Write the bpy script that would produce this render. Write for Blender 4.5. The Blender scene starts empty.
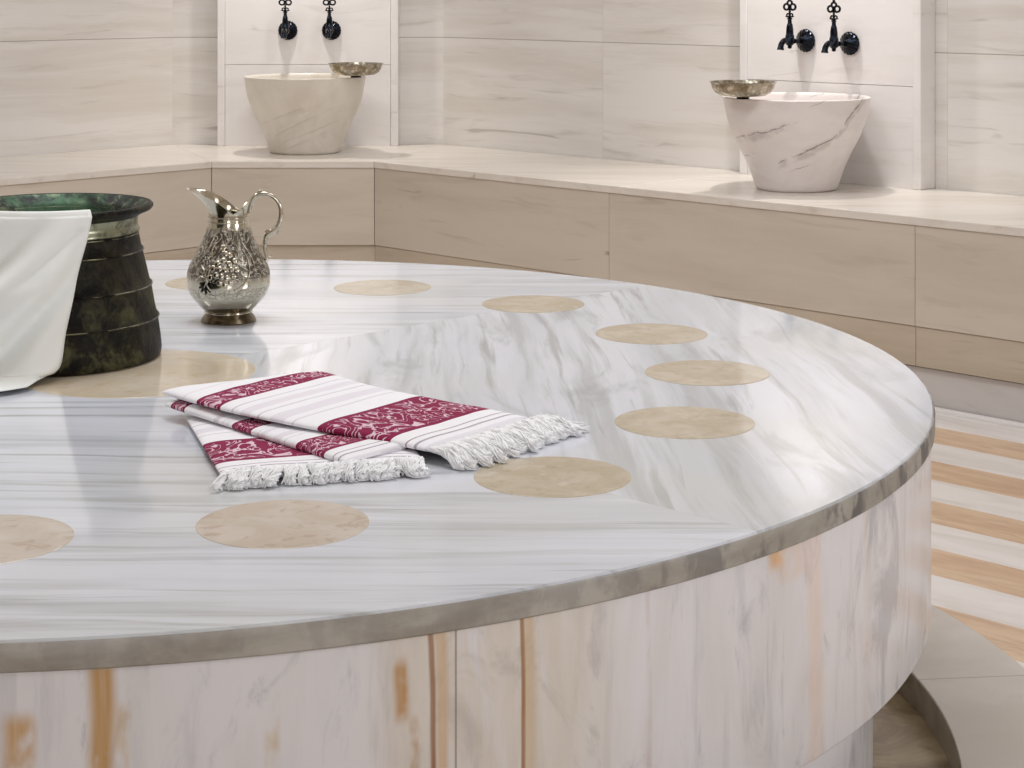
import bpy, bmesh, math, random
from mathutils import Vector, Matrix, noise
random.seed(7)
PI = math.pi
S = 0.52            # metres per survey unit (camera height above the stone table)
B = 0.5616          # metres: camera height above the bench
CZ = 1.95 * S       # camera height above the floor
sc = bpy.context.scene
col = sc.collection

# ------------------------------------------------------------------ helpers
def link(o, parent=None):
    col.objects.link(o)
    if parent is not None:
        o.parent = parent
    return o

def tag(o, label=None, cat=None, group=None, kind=None):
    if label: o['label'] = label
    if cat: o['category'] = cat
    if group: o['group'] = group
    if kind: o['kind'] = kind
    return o

def empty(name, loc=(0, 0, 0), rz=0, parent=None):
    o = bpy.data.objects.new(name, None)
    o.location = loc
    o.rotation_euler = (0, 0, rz)
    o.empty_display_size = 0.05
    return link(o, parent)

def obj(name, bm, mat, parent=None, smooth=False, angle=None, loc=None, rz=None):
    me = bpy.data.meshes.new(name)
    bmesh.ops.recalc_face_normals(bm, faces=bm.faces[:])
    bm.to_mesh(me)
    bm.free()
    me.materials.append(mat)
    if smooth:
        me.polygons.foreach_set('use_smooth', [True] * len(me.polygons))
        if angle is not None:
            me.set_sharp_from_angle(angle=angle)
    me.update()
    o = bpy.data.objects.new(name, me)
    if loc is not None: o.location = loc
    if rz is not None: o.rotation_euler = (0, 0, rz)
    return link(o, parent)

def add_box(bm, x0, x1, y0, y1, z0, z1, bevel=0.0):
    r = bmesh.ops.create_cube(bm, size=1.0)
    vs = r['verts']
    for v in vs:
        v.co = Vector((x0 + (v.co.x + .5) * (x1 - x0), y0 + (v.co.y + .5) * (y1 - y0), z0 + (v.co.z + .5) * (z1 - z0)))
    if bevel > 0:
        es = list({e for v in vs for e in v.link_edges})
        bmesh.ops.bevel(bm, geom=es, offset=bevel, segments=2, profile=.6, affect='EDGES')

def add_prism(bm, pts, z0, z1, bevel=0.0):
    lo = [bm.verts.new((x, y, z0)) for x, y in pts]
    hi = [bm.verts.new((x, y, z1)) for x, y in pts]
    n = len(pts)
    bm.faces.new(lo[::-1]); bm.faces.new(hi)
    for i in range(n):
        bm.faces.new((lo[i], lo[(i + 1) % n], hi[(i + 1) % n], hi[i]))
    if bevel > 0:
        es = list({e for v in hi for e in v.link_edges if e.other_vert(v) in hi})
        bmesh.ops.bevel(bm, geom=es, offset=bevel, segments=2, profile=.6, affect='EDGES')

def add_lathe(bm, prof, n=64, axis=None, close=False):
    """prof: list of (r, z). axis: Matrix applied afterwards."""
    M = axis or Matrix()
    rings = []
    for r, z in prof:
        if r < 1e-6:
            rings.append([bm.verts.new(M @ Vector((0, 0, z)))])
        else:
            rings.append([bm.verts.new(M @ Vector((r * math.cos(2 * PI * i / n), r * math.sin(2 * PI * i / n), z))) for i in range(n)])
    pairs = list(zip(rings[:-1], rings[1:]))
    if close: pairs.append((rings[-1], rings[0]))
    for a, b in pairs:
        if len(a) == 1 and len(b) == 1: continue
        for i in range(n):
            j = (i + 1) % n
            if len(a) == 1: bm.faces.new((a[0], b[j], b[i]))
            elif len(b) == 1: bm.faces.new((a[i], a[j], b[0]))
            else: bm.faces.new((a[i], a[j], b[j], b[i]))

def add_tube(bm, pts, rad, n=10, caps=True):
    pts = [Vector(p) for p in pts]
    m = len(pts)
    if not hasattr(rad, '__len__'): rad = [rad] * m
    t = (pts[1] - pts[0]).normalized()
    up = Vector((0, 0, 1)) if abs(t.z) < .9 else Vector((1, 0, 0))
    x = t.cross(up).normalized()
    rings = []
    for i in range(m):
        a, b = pts[max(i - 1, 0)], pts[min(i + 1, m - 1)]
        t = (b - a)
        t = t.normalized() if t.length > 1e-9 else Vector((0, 0, 1))
        x = (x - t * x.dot(t))
        x = x.normalized() if x.length > 1e-9 else t.orthogonal().normalized()
        y = t.cross(x)
        rings.append([bm.verts.new(pts[i] + (x * math.cos(2 * PI * k / n) + y * math.sin(2 * PI * k / n)) * rad[i]) for k in range(n)])
    for a, b in zip(rings[:-1], rings[1:]):
        for k in range(n):
            j = (k + 1) % n
            bm.faces.new((a[k], a[j], b[j], b[k]))
    if caps:
        bm.faces.new(rings[0][::-1]); bm.faces.new(rings[-1])

def add_ellipsoid(bm, c, rx, ry, rz, M=None, seg=12, rings=8):
    r = bmesh.ops.create_uvsphere(bm, u_segments=seg, v_segments=rings, radius=1.0)
    for v in r['verts']:
        p = Vector((v.co.x * rx, v.co.y * ry, v.co.z * rz))
        v.co = Vector(c) + ((M @ p) if M else p)

def spline(pts, k=8):
    """Catmull-Rom through points (tuples of any length)."""
    out = []
    P = [pts[0]] + list(pts) + [pts[-1]]
    for i in range(1, len(P) - 2):
        for s in range(k):
            t = s / k
            q = []
            for a, b, c, d in zip(P[i - 1], P[i], P[i + 1], P[i + 2]):
                q.append(.5 * (2 * b + (c - a) * t + (2 * a - 5 * b + 4 * c - d) * t * t + (3 * b - a - 3 * c + d) * t ** 3))
            out.append(tuple(q))
    out.append(tuple(pts[-1]))
    return out

def interp(x, xs, ys):
    if x <= xs[0]: return ys[0]
    for i in range(len(xs) - 1):
        if x <= xs[i + 1]:
            return ys[i] + (ys[i + 1] - ys[i]) * (x - xs[i]) / (xs[i + 1] - xs[i])
    return ys[-1]

# ------------------------------------------------------------------ node helpers
def srgb(r, g, b):
    f = lambda c: (c / 255) / 12.92 if c / 255 <= .04045 else ((c / 255 + .055) / 1.055) ** 2.4
    return (f(r), f(g), f(b), 1)

class Mat:
    def __init__(self, name):
        self.m = bpy.data.materials.new(name)
        self.m.use_nodes = True
        self.nt = self.m.node_tree
        self.bsdf = self.nt.nodes['Principled BSDF']
        self._tc = None
    def n(self, typ, ins=None, **props):
        nd = self.nt.nodes.new(typ)
        for k, v in props.items(): setattr(nd, k, v)
        for k, v in (ins or {}).items():
            if isinstance(v, bpy.types.NodeSocket): self.nt.links.new(v, nd.inputs[k])
            else: nd.inputs[k].default_value = v
        return nd
    def coord(self, which='Object'):
        if self._tc is None: self._tc = self.n('ShaderNodeTexCoord')
        return self._tc.outputs[which]
    def math(self, op, a, b=0.0, c=0.0, clamp=False):
        return self.n('ShaderNodeMath', {0: a, 1: b, 2: c}, operation=op, use_clamp=clamp).outputs[0]
    def vmath(self, op, a, b):
        return self.n('ShaderNodeVectorMath', {0: a, 1: b}, operation=op).outputs[0]
    def sep(self, v):
        nd = self.n('ShaderNodeSeparateXYZ', {0: v}); return nd.outputs
    def comb(self, x, y, z):
        return self.n('ShaderNodeCombineXYZ', {0: x, 1: y, 2: z}).outputs[0]
    def noise(self, vec, scale=5, detail=4, rough=.55, dist=0.0, out=0):
        return self.n('ShaderNodeTexNoise', {'Vector': vec, 'Scale': scale, 'Detail': detail, 'Roughness': rough, 'Distortion': dist}).outputs[out]
    def voronoi(self, vec, scale=5, feature='F1', out='Distance'):
        return self.n('ShaderNodeTexVoronoi', {'Vector': vec, 'Scale': scale}, feature=feature).outputs[out]
    def ramp(self, fac, stops, interp='LINEAR'):
        nd = self.n('ShaderNodeValToRGB', {0: fac})
        cr = nd.color_ramp; cr.interpolation = interp
        while len(cr.elements) < len(stops): cr.elements.new(.5)
        for e, (p, c) in zip(cr.elements, stops):
            e.position = p
            e.color = c if hasattr(c, '__len__') else (c, c, c, 1)
        return nd.outputs[0]
    def smooth(self, v, a, b):
        return self.n('ShaderNodeMapRange', {0: v, 1: a, 2: b, 3: 0.0, 4: 1.0}, interpolation_type='SMOOTHSTEP').outputs[0]
    def mix(self, fac, a, b, mode='MIX'):
        nd = self.n('ShaderNodeMix', data_type='RGBA', blend_type=mode)
        for idx, v in ((0, fac), (6, a), (7, b)):
            if isinstance(v, bpy.types.NodeSocket): self.nt.links.new(v, nd.inputs[idx])
            else: nd.inputs[idx].default_value = v
        return nd.outputs[2]
    def set(self, **kw):
        for k, v in kw.items():
            k = k.replace('_', ' ')
            if isinstance(v, bpy.types.NodeSocket): self.nt.links.new(v, self.bsdf.inputs[k])
            else: self.bsdf.inputs[k].default_value = v
        return self
    def bump(self, h, strength=.3, dist=.002):
        nd = self.n('ShaderNodeBump', {'Height': h, 'Strength': strength, 'Distance': dist})
        self.nt.links.new(nd.outputs[0], self.bsdf.inputs['Normal'])
        return self
    def rand_offset(self, vec, amount=17.0):
        r = self.n('ShaderNodeObjectInfo').outputs['Random']
        r = self.math('MULTIPLY', r, amount)
        return self.vmath('ADD', vec, self.comb(r, self.math('MULTIPLY', r, .37), self.math('MULTIPLY', r, .71)))

def streaks(M, vec, base, dark, fine, spot, scale=(1.0, 1.0, 9.0), amt=.6, spot_amt=.7):
    """Cream marble with long soft veins running along the first axis of vec."""
    v = M.vmath('MULTIPLY', vec, Vector(scale))
    warp = M.noise(vec, 1.6, 3, .5, 0, 1)
    v = M.vmath('ADD', v, M.vmath('MULTIPLY', warp, Vector((.5, .5, .8))))
    a = M.noise(v, 1.0, 6, .62, .3)
    b = M.noise(v, 2.7, 5, .6, .6)
    c = M.noise(v, 1.7, 3, .5, 1.2)
    col_ = M.mix(M.math('MULTIPLY', M.smooth(a, .40, .68), amt), base, dark)
    col_ = M.mix(M.math('MULTIPLY', M.smooth(b, .55, .74), amt * .8), col_, fine)
    col_ = M.mix(M.math('MULTIPLY', M.smooth(c, .685, .76), spot_amt), col_, spot)
    return col_

# ------------------------------------------------------------------ materials
# wall tiles: local x along the wall, local z up
def wall_mat(name, seam_z, seam_x, base, dark, fine, spot, rough=.32):
    M = Mat(name)
    v = M.coord()
    x, y, z = M.sep(v)
    # each course of tiles has its own figure
    row = M.math('GREATER_THAN', z, seam_z[0])
    colx = 0.0
    vv = M.vmath('ADD', v, M.comb(M.math('MULTIPLY', row, 5.3), 0.0, M.math('MULTIPLY', row, 3.1)))
    for sx in seam_x:
        g = M.math('GREATER_THAN', x, sx)
        vv = M.vmath('ADD', vv, M.comb(M.math('MULTIPLY', g, 2.1), M.math('MULTIPLY', g, 4.7), M.math('MULTIPLY', g, 1.3)))
    c = streaks(M, vv, base, dark, fine, spot, (1.1, 1.0, 14.0), .8, .5)
    seam = None
    for sz in seam_z:
        d = M.math('LESS_THAN', M.math('ABSOLUTE', M.math('SUBTRACT', z, sz)), .0011)
        seam = d if seam is None else M.math('MAXIMUM', seam, d)
    for sx in seam_x:
        d = M.math('MULTIPLY', M.math('LESS_THAN', M.math('ABSOLUTE', M.math('SUBTRACT', x, sx)), .0009), .3)
        seam = M.math('MAXIMUM', seam, d)
    c = M.mix(M.math('MULTIPLY', seam, .75), c, srgb(120, 108, 95))
    M.set(Base_Color=c, Roughness=rough)
    return M.m

CREAM = srgb(232, 227, 222); CREAM_D = srgb(216, 209, 200); CREAM_F = srgb(200, 192, 182); CREAM_S = srgb(160, 150, 142)
FACE = srgb(210, 200, 186); FACE_D = srgb(198, 187, 172); FACE_F = srgb(188, 176, 162); FACE_S = srgb(140, 124, 112)

M = Mat('cream_marble_slab')
v = M.rand_offset(M.coord())
M.set(Base_Color=streaks(M, v, srgb(240, 236, 234), srgb(228, 222, 218), srgb(214, 207, 202), CREAM_S, (1.4, 1.4, 9.0), .45, .5), Roughness=.30)
MAT_SLAB = M.m

M = Mat('bench_top_marble')
v = M.rand_offset(M.coord())
M.set(Base_Color=streaks(M, v, srgb(228, 221, 212), srgb(212, 202, 190), srgb(196, 184, 171), srgb(156, 142, 128), (1.2, 7.0, 7.0), .6, .4), Roughness=.25)
MAT_BENCHTOP = M.m

M = Mat('beige_marble_tile')
v = M.rand_offset(M.coord())
M.set(Base_Color=streaks(M, v, FACE, FACE_D, FACE_F, FACE_S, (1.2, 1.0, 10.0), .75, .8), Roughness=.28)
MAT_FACE = M.m

M = Mat('tan_marble_tile')
v = M.rand_offset(M.coord())
M.set(Base_Color=streaks(M, v, srgb(200, 187, 169), srgb(184, 170, 150), srgb(172, 157, 138), srgb(138, 122, 106), (1.2, 1.0, 12.0), .9, .7), Roughness=.35)
MAT_TOE = M.m

M = Mat('grey_marble_plinth')
v = M.rand_offset(M.coord())
M.set(Base_Color=streaks(M, v, srgb(206, 200, 196), srgb(190, 184, 180), srgb(180, 172, 166), srgb(150, 142, 138), (1.2, 1.0, 8.0), .5, .4), Roughness=.35)
MAT_PLINTH = M.m

# stone table top: four sectors, veins running parallel to the rim of each
M = Mat('white_veined_marble')
v = M.coord()
x, y, z = M.sep(v)
ax, ay = M.math('ABSOLUTE', x), M.math('ABSOLUTE', y)
side = M.math('GREATER_THAN', ax, ay)
inv = M.math('SUBTRACT', 1.0, side)
along = M.math('ADD', M.math('MULTIPLY', side, y), M.math('MULTIPLY', inv, x))
across = M.math('ADD', M.math('MULTIPLY', side, x), M.math('MULTIPLY', inv, y))
seed = M.math('ADD', M.math('MULTIPLY', side, 3.7), M.math('MULTIPLY', M.math('GREATER_THAN', across, 0.0), 8.3))
tilt = M.math('ADD', across, M.math('MULTIPLY', M.math('MULTIPLY', along, side), .06))
warp = M.math('SUBTRACT', M.noise(v, 2.2, 2, .5), .5)
tw = M.math('ADD', tilt, M.math('MULTIPLY', warp, .05))
def vein_noise(fa, fc, off, det, dist):
    return M.noise(M.comb(M.math('MULTIPLY', along, fa), M.math('MULTIPLY', tw, fc), M.math('ADD', seed, off)), 1.0, det, .58, dist)
a = vein_noise(.9, 9.0, 0.0, 5, .15)
b = vein_noise(1.6, 26.0, 1.1, 5, .25)
c2 = vein_noise(2.4, 44.0, 2.2, 4, .3)
cl_ = vein_noise(3.0, 12.0, 5.2, 5, .8)
big = M.noise(v, 2.2, 3, .5)
c = M.mix(M.math('MULTIPLY', M.smooth(a, .40, .64), .8), srgb(222, 225, 233), srgb(200, 204, 211))
c = M.mix(M.math('MULTIPLY', M.smooth(b, .48, .68), .75), c, srgb(178, 181, 183))
c = M.mix(M.math('MULTIPLY', M.smooth(c2, .54, .70), .65), c, srgb(156, 158, 156))
c = M.mix(M.math('MULTIPLY', M.smooth(cl_, .54, .70), M.math('ADD', .25, M.math('MULTIPLY', side, .45))), c, srgb(166, 170, 172))
c = M.mix(M.math('MULTIPLY', M.smooth(big, .46, .70), .40), c, srgb(212, 212, 202))
dseam = M.math('LESS_THAN', M.math('ABSOLUTE', M.math('SUBTRACT', ax, ay)), .0010)
c = M.mix(M.math('MULTIPLY', dseam, .15), c, srgb(150, 150, 150))
M.set(Base_Color=c, Roughness=M.math('ADD', .075, M.math('MULTIPLY', b, .05)), IOR=1.5)
M.bump(M.noise(v, 7, 2, .5), .03, .004)
MAT_TOP = M.m

# rim of the table slab: honed grey-brown edge with cloudy dark patches
M = Mat('honed_marble_edge')
v = M.coord()
x, y, z = M.sep(v)
ang = M.math('ARCTAN2', y, x)
ev = M.comb(M.math('MULTIPLY', ang, 9.0), 0.0, M.math('MULTIPLY', z, 22.0))
a = M.noise(ev, 1.0, 5, .6, .4)
b = M.noise(M.vmath('MULTIPLY', ev, Vector((3.2, 1, .7))), 1.0, 4, .6, .3)
right = M.smooth(ang, -1.15, -.55)
c = M.mix(M.smooth(a, .35, .68), srgb(176, 172, 164), srgb(148, 142, 132))
darkp = M.math('MULTIPLY', M.smooth(b, .44, .60), M.math('ADD', .2, M.math('MULTIPLY', right, .75)))
c = M.mix(darkp, c, srgb(92, 89, 88))
M.set(Base_Color=c, Roughness=.38)
MAT_EDGE = M.m

# drum facing: white marble with vertical figure and a few rusty veins
M = Mat('drum_marble')
v = M.coord()
x, y, z = M.sep(v)
ang = M.math('MULTIPLY', M.math('ARCTAN2', y, x), 180 / PI)
dv = M.comb(M.math('MULTIPLY', ang, .17), 0.0, M.math('MULTIPLY', z, 2.6))
wob = M.noise(M.comb(M.math('MULTIPLY', ang, .05), 3.0, M.math('MULTIPLY', z, 5.0)), 1.0, 2, .5)
wob = M.math('MULTIPLY', M.math('SUBTRACT', wob, .5), 1.2)
a = M.noise(dv, 1.0, 5, .6, .8)
b = M.noise(M.vmath('MULTIPLY', dv, Vector((3.1, 1, 1.4))), 1.0, 5, .62, .5)
c2 = M.noise(M.vmath('ADD', M.vmath('MULTIPLY', dv, Vector((1.4, 1, 2.2))), Vector((9, 2, 4))), 1.0, 6, .65, 1.4)
c = M.mix(M.math('MULTIPLY', M.smooth(a, .42, .66), .65), srgb(228, 227, 230), srgb(214, 212, 212))
c = M.mix(M.math('MULTIPLY', M.smooth(b, .52, .70), .45), c, srgb(192, 192, 197))
c = M.mix(M.math('MULTIPLY', M.smooth(c2, .52, .68), .6), c, srgb(168, 169, 176))
# warm cream field between the second and third rusty veins
aw = M.math('ADD', ang, wob)
field = M.math('MULTIPLY', M.smooth(aw, -69.5, -66.0), M.math('SUBTRACT', 1.0, M.smooth(aw, -59.0, -53.0)))
c = M.mix(M.math('MULTIPLY', field, M.math('MULTIPLY', M.smooth(b, .34, .56), .5)), c, srgb(214, 200, 176))
fine_b = M.noise(M.comb(M.math('MULTIPLY', ang, 2.2), 4.0, M.math('MULTIPLY', z, 7.0)), 1.0, 4, .6, .3)
pw = M.noise(M.comb(M.math('MULTIPLY', ang, .4), 7.0, M.math('MULTIPLY', z, 16.0)), 1.0, 3, .6)
for a0, w, k, cc, th, z0, z1 in ((-84.0, 1.0, .9, srgb(200, 158, 100), .42, -1, .435), (-80.5, .85, .95, srgb(190, 148, 88), .30, -1, .475), (-79.6, .5, .6, srgb(204, 176, 132), .44, -1, .44),
                         (-73.0, .5, .7, srgb(206, 182, 140), .54, -1, .44), (-66.9, .55, .9, srgb(186, 140, 82), .40, .40, .452),
                         (-66.3, .35, .85, srgb(186, 136, 78), .42, -1, .40), (-65.3, .22, .9, srgb(150, 106, 70), .30, -1, 1), (-64.8, .45, .6, srgb(206, 168, 118), .40, -1, 1),
                         (-60.5, .18, 1.0, srgb(150, 98, 54), .05, -1, 1), (-60.15, .5, .55, srgb(206, 176, 132), .25, -1, 1),
                         (-42.9, 1.2, .85, srgb(222, 172, 110), .40, .452, 1), (-41.5, 2.2, .5, srgb(228, 200, 180), .40, .435, 1), (-39.4, 1.2, .55, srgb(232, 208, 192), .25, -1, 1),
                         (-33.0, .7, .25, srgb(228, 210, 202), .40, -1, 1), (-53.0, .25, .3, srgb(196, 172, 164), .45, -1, 1)):
    d = M.math('ABSOLUTE', M.math('SUBTRACT', aw, a0))
    vein = M.math('SUBTRACT', 1.0, M.smooth(d, w * .25, w))
    vein = M.math('MULTIPLY', M.math('MULTIPLY', vein, M.math('ADD', .55, M.math('MULTIPLY', fine_b, .8))), M.math('MULTIPLY', M.smooth(pw, th - .12, th + .1), k))
    if z0 > 0: vein = M.math('MULTIPLY', vein, M.smooth(z, z0 - .008, z0 + .008))
    if z1 < 1: vein = M.math('MULTIPLY', vein, M.math('SUBTRACT', 1.0, M.smooth(z, z1 - .012, z1 + .006)))
    c = M.mix(vein, c, cc)
jn = None
for a0 in (-64.1, -100.1, 21.9):
    d = M.math('LESS_THAN', M.math('ABSOLUTE', M.math('SUBTRACT', ang, a0)), .055)
    jn = d if jn is None else M.math('MAXIMUM', jn, d)
c = M.mix(M.math('MULTIPLY', jn, .6), c, srgb(110, 98, 86))
M.set(Base_Color=c, Roughness=.22)
MAT_DRUM = M.m

# tan inlaid roundels
M = Mat('tan_limestone_inlay')
v = M.rand_offset(M.coord())
a = M.noise(v, 16, 5, .62, .6); b = M.noise(v, 60, 4, .6, .4)
c = M.mix(M.smooth(a, .36, .66), srgb(186, 172, 146), srgb(202, 190, 168))
c = M.mix(M.math('MULTIPLY', M.smooth(b, .52, .7), .5), c, srgb(166, 150, 124))
c = M.mix(M.math('MULTIPLY', M.smooth(M.noise(v, 24, 5, .6, 1.6), .60, .68), .5), c, srgb(214, 204, 186))
M.set(Base_Color=c, Roughness=.09)
MAT_INLAY = M.m
M = Mat('pinkish_inlay')  # lighter, pinker tone for the front roundels
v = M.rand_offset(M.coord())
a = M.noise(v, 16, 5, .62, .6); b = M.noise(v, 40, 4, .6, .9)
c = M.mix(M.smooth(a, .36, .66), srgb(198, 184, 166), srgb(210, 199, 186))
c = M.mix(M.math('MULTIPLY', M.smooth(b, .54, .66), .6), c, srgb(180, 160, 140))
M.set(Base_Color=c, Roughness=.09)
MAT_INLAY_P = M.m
M = Mat('cream_limestone_inlay')
v = M.coord()
a = M.noise(v, 9, 5, .62, .6); b = M.noise(v, 34, 4, .6, .4)
c = M.mix(M.smooth(a, .36, .66), srgb(214, 198, 172), srgb(226, 214, 194))
c = M.mix(M.math('MULTIPLY', M.smooth(b, .52, .7), .5), c, srgb(202, 182, 148))
M.set(Base_Color=c, Roughness=.10)
MAT_INLAY2 = M.m

# floor: alternating white and tan strips parallel to the right-hand wall
M = Mat('striped_marble_floor')
v = M.coord()
x, y, z = M.sep(v)
cc_ = M.math('DIVIDE', M.math('ADD', x, y), S)
u = M.math('DIVIDE', M.math('SUBTRACT', cc_, 8.362), .7265)
fl = M.math('FLOOR', u)
fr = M.math('SUBTRACT', u, fl)
tan_ = M.math('LESS_THAN', fr, .495)
t_along = M.math('SUBTRACT', x, y)
sv = M.comb(M.math('MULTIPLY', t_along, 2.0), M.math('MULTIPLY', cc_, 6.0), M.math('MULTIPLY', M.math('ADD', fl, M.math('MULTIPLY', tan_, .5)), 5.3))
a = M.noise(sv, 1.0, 5, .62, .6); b = M.noise(sv, 3.0, 5, .62, .8)
ct = M.mix(M.smooth(a, .36, .66), srgb(214, 186, 156), srgb(196, 164, 134))
ct = M.mix(M.math('MULTIPLY', M.smooth(b, .5, .7), .6), ct, srgb(178, 148, 122))
cw = M.mix(M.smooth(a, .4, .7), srgb(228, 223, 219), srgb(214, 207, 201))
c = M.mix(tan_, cw, ct)
M.set(Base_Color=c, Roughness=.25)
MAT_FLOOR = M.m

M = Mat('shaded_gutter_marble')  # brown marble, the weak light of the gutter darkened into its colour
v = M.coord()
a = M.noise(v, 6, 6, .65, .9); b = M.noise(v, 19, 5, .65, .5)
c = M.mix(M.smooth(a, .38, .64), srgb(164, 144, 108), srgb(112, 90, 60))
c = M.mix(M.math('MULTIPLY', M.smooth(b, .55, .7), .6), c, srgb(104, 84, 62))
M.set(Base_Color=c, Roughness=.3)
MAT_GUTTER = M.m

M = Mat('ring_marble')
v = M.coord()
x, y, z = M.sep(v)
ang = M.math('MULTIPLY', M.math('ARCTAN2', y, x), 180 / PI)
a = M.noise(v, 3, 5, .6, .4); b = M.noise(v, 10, 5, .6, .4)
c = M.mix(M.smooth(a, .4, .66), srgb(204, 198, 191), srgb(192, 184, 174))
c = M.mix(M.math('MULTIPLY', M.smooth(b, .55, .72), .5), c, srgb(182, 173, 161))
d = M.math('ABSOLUTE', M.math('SUBTRACT', M.math('FLOORED_MODULO', M.math('SUBTRACT', ang, 6.0), 30.0), 15.0))
c = M.mix(M.math('MULTIPLY', M.math('GREATER_THAN', d, 14.93), .6), c, srgb(130, 118, 106))
geo = M.n('ShaderNodeNewGeometry')
nz = M.sep(geo.outputs['Normal'])[2]
M.set(Base_Color=c, Roughness=.5)
MAT_RING = M.m

M = Mat('shaded_ring_marble')  # inner wall of the ring, gutter shade put into its colour
v = M.coord()
a = M.noise(v, 9, 5, .62, .6)
c = M.mix(M.smooth(a, .4, .66), srgb(150, 138, 120), srgb(118, 104, 84))
M.set(Base_Color=c, Roughness=.35)
MAT_RING_IN = M.m

M = Mat('white_plaster')
v = M.coord()
M.set(Base_Color=M.mix(M.noise(v, 3, 3), srgb(232, 226, 218), srgb(224, 218, 210)), Roughness=.8)
MAT_PLASTER = M.m

# basins
def basin_mat(name, base, dark, vein, seedv, veins):
    M = Mat(name)
    v = M.coord()
    vv = M.vmath('ADD', v, Vector(seedv))
    w = M.noise(vv, 4, 4, .55, .4)
    x, y, z = M.sep(vv)
    a = M.noise(vv, 5, 5, .6, .8)
    c = M.mix(M.math('MULTIPLY', M.smooth(a, .38, .66), .6), base, dark)
    # thin inclined veins
    t = M.math('SUBTRACT', z, M.math('MULTIPLY', x, .45))
    t = M.math('ADD', t, M.math('MULTIPLY', w, .05))
    n1 = M.noise(M.comb(M.math('MULTIPLY', t, 9.0), M.math('MULTIPLY', x, .8), M.math('MULTIPLY', y, .8)), 1.0, 2, .5, .15)
    line = M.math('SUBTRACT', 1.0, M.smooth(M.math('ABSOLUTE', M.math('SUBTRACT', n1, .5)), 0.0, .018))
    msk = M.smooth(M.noise(vv, 7, 3, .5), .46, .62)
    c = M.mix(M.math('MULTIPLY', M.math('MULTIPLY', line, msk), veins), c, vein)
    soft = M.math('SUBTRACT', 1.0, M.smooth(M.math('ABSOLUTE', M.math('SUBTRACT', n1, .44)), 0.0, .10))
    c = M.mix(M.math('MULTIPLY', soft, veins * .22), c, dark)
    M.set(Base_Color=c, Roughness=.3)
    return M.m
MAT_BASIN_A = basin_mat('plain_basin_marble', srgb(226, 219, 208), srgb(206, 196, 180), srgb(172, 160, 146), (1.2, .4, 0), .35)
M = Mat('veined_basin_marble')
v = M.coord()
x, y, z = M.sep(v)
w = M.math('SUBTRACT', M.noise(v, 14, 4, .6, .4), .5)
hh = M.math('SUBTRACT', M.math('MULTIPLY', x, .989), M.math('MULTIPLY', y, .147))
a = M.noise(M.vmath('MULTIPLY', v, Vector((1, 1, 2.5))), 5, 5, .6, .5)
c = M.mix(M.math('MULTIPLY', M.smooth(a, .38, .66), .6), srgb(236, 229, 226), srgb(220, 210, 205))
bend = M.math('MULTIPLY', M.math('MAXIMUM', M.math('SUBTRACT', hh, .10), 0.0), .85)
for sl, t0, wd, h0, h1, kk, bb in ((.31, .190, .0016, -.17, .01, .8, 0.0), (.50, .103, .0018, -.06, .2, .9, 1.0), (.42, .150, .0012, -.20, -.09, .6, 0.0), (.46, .062, .0012, -.03, .05, .5, 0.0), (.36, .223, .0010, .02, .11, .5, 0.0),
                                   (.31, .184, .010, -.17, .0, .30, 0.0), (.50, .097, .012, -.06, .2, .30, 1.0)):
    t = M.math('SUBTRACT', z, M.math('MULTIPLY', hh, sl))
    if bb: t = M.math('SUBTRACT', t, bend)
    t = M.math('ADD', M.math('SUBTRACT', t, t0), M.math('MULTIPLY', w, .030))
    ln = M.math('SUBTRACT', 1.0, M.smooth(M.math('ABSOLUTE', t), wd * .4, wd * 1.6))
    ln = M.math('MULTIPLY', ln, M.math('MULTIPLY', M.smooth(hh, h0, h0 + .03), M.math('SUBTRACT', 1.0, M.smooth(hh, h1 - .03, h1))))
    ln = M.math('MULTIPLY', ln, M.smooth(M.noise(v, 24, 3, .6), .36, .56))
    c = M.mix(M.math('MULTIPLY', ln, kk), c, srgb(122, 114, 112))
M.set(Base_Color=c, Roughness=.3)
MAT_BASIN_B = M.m

# black bronze taps
M = Mat('blackened_brass')
v = M.coord()
a = M.noise(v, 40, 3, .6)
M.set(Base_Color=M.mix(M.smooth(a, .5, .7), srgb(24, 25, 30), srgb(48, 56, 70)), Metallic=.9, Roughness=.20)
MAT_BLACK = M.m

# tinned / hammered metal
M = Mat('hammered_silver')
v = M.coord()
a = M.noise(v, 26, 4, .6); vo = M.voronoi(v, 90)
c = M.mix(M.smooth(a, .4, .66), srgb(214, 208, 192), srgb(150, 140, 118))
c = M.mix(M.math('MULTIPLY', M.smooth(vo, .25, .6), .5), c, srgb(104, 96, 80))
M.set(Base_Color=c, Metallic=1.0, Roughness=.26)
M.bump(vo, .35, .002)
MAT_TAS = M.m

# engraved silver jug: the figure sits in bands up the body
M = Mat('engraved_silver')
v = M.coord()
x, y, z = M.sep(v)
ang = M.math('ARCTAN2', y, x)
cyl = M.comb(M.math('MULTIPLY', ang, .055), 0.0, z)
scroll = M.noise(cyl, 60, 3, .6, 2.2)
line = M.math('SUBTRACT', 1.0, M.smooth(M.math('ABSOLUTE', M.math('SUBTRACT', scroll, .5)), .01, .05))
hat = M.noise(cyl, 260, 2, .6)
body = M.math('MULTIPLY', M.smooth(z, .064, .074), M.math('SUBTRACT', 1.0, M.smooth(z, .138, .146)))
fr1 = M.math('MULTIPLY', M.smooth(z, .039, .042), M.math('SUBTRACT', 1.0, M.smooth(z, .054, .057)))
v2 = M.voronoi(cyl, 150, 'DISTANCE_TO_EDGE')
frz = M.math('MULTIPLY', fr1, M.math('SUBTRACT', 1.0, M.smooth(v2, .02, .09)))
c = M.mix(M.math('MULTIPLY', body, .85), srgb(200, 194, 176), srgb(84, 77, 66))
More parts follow.
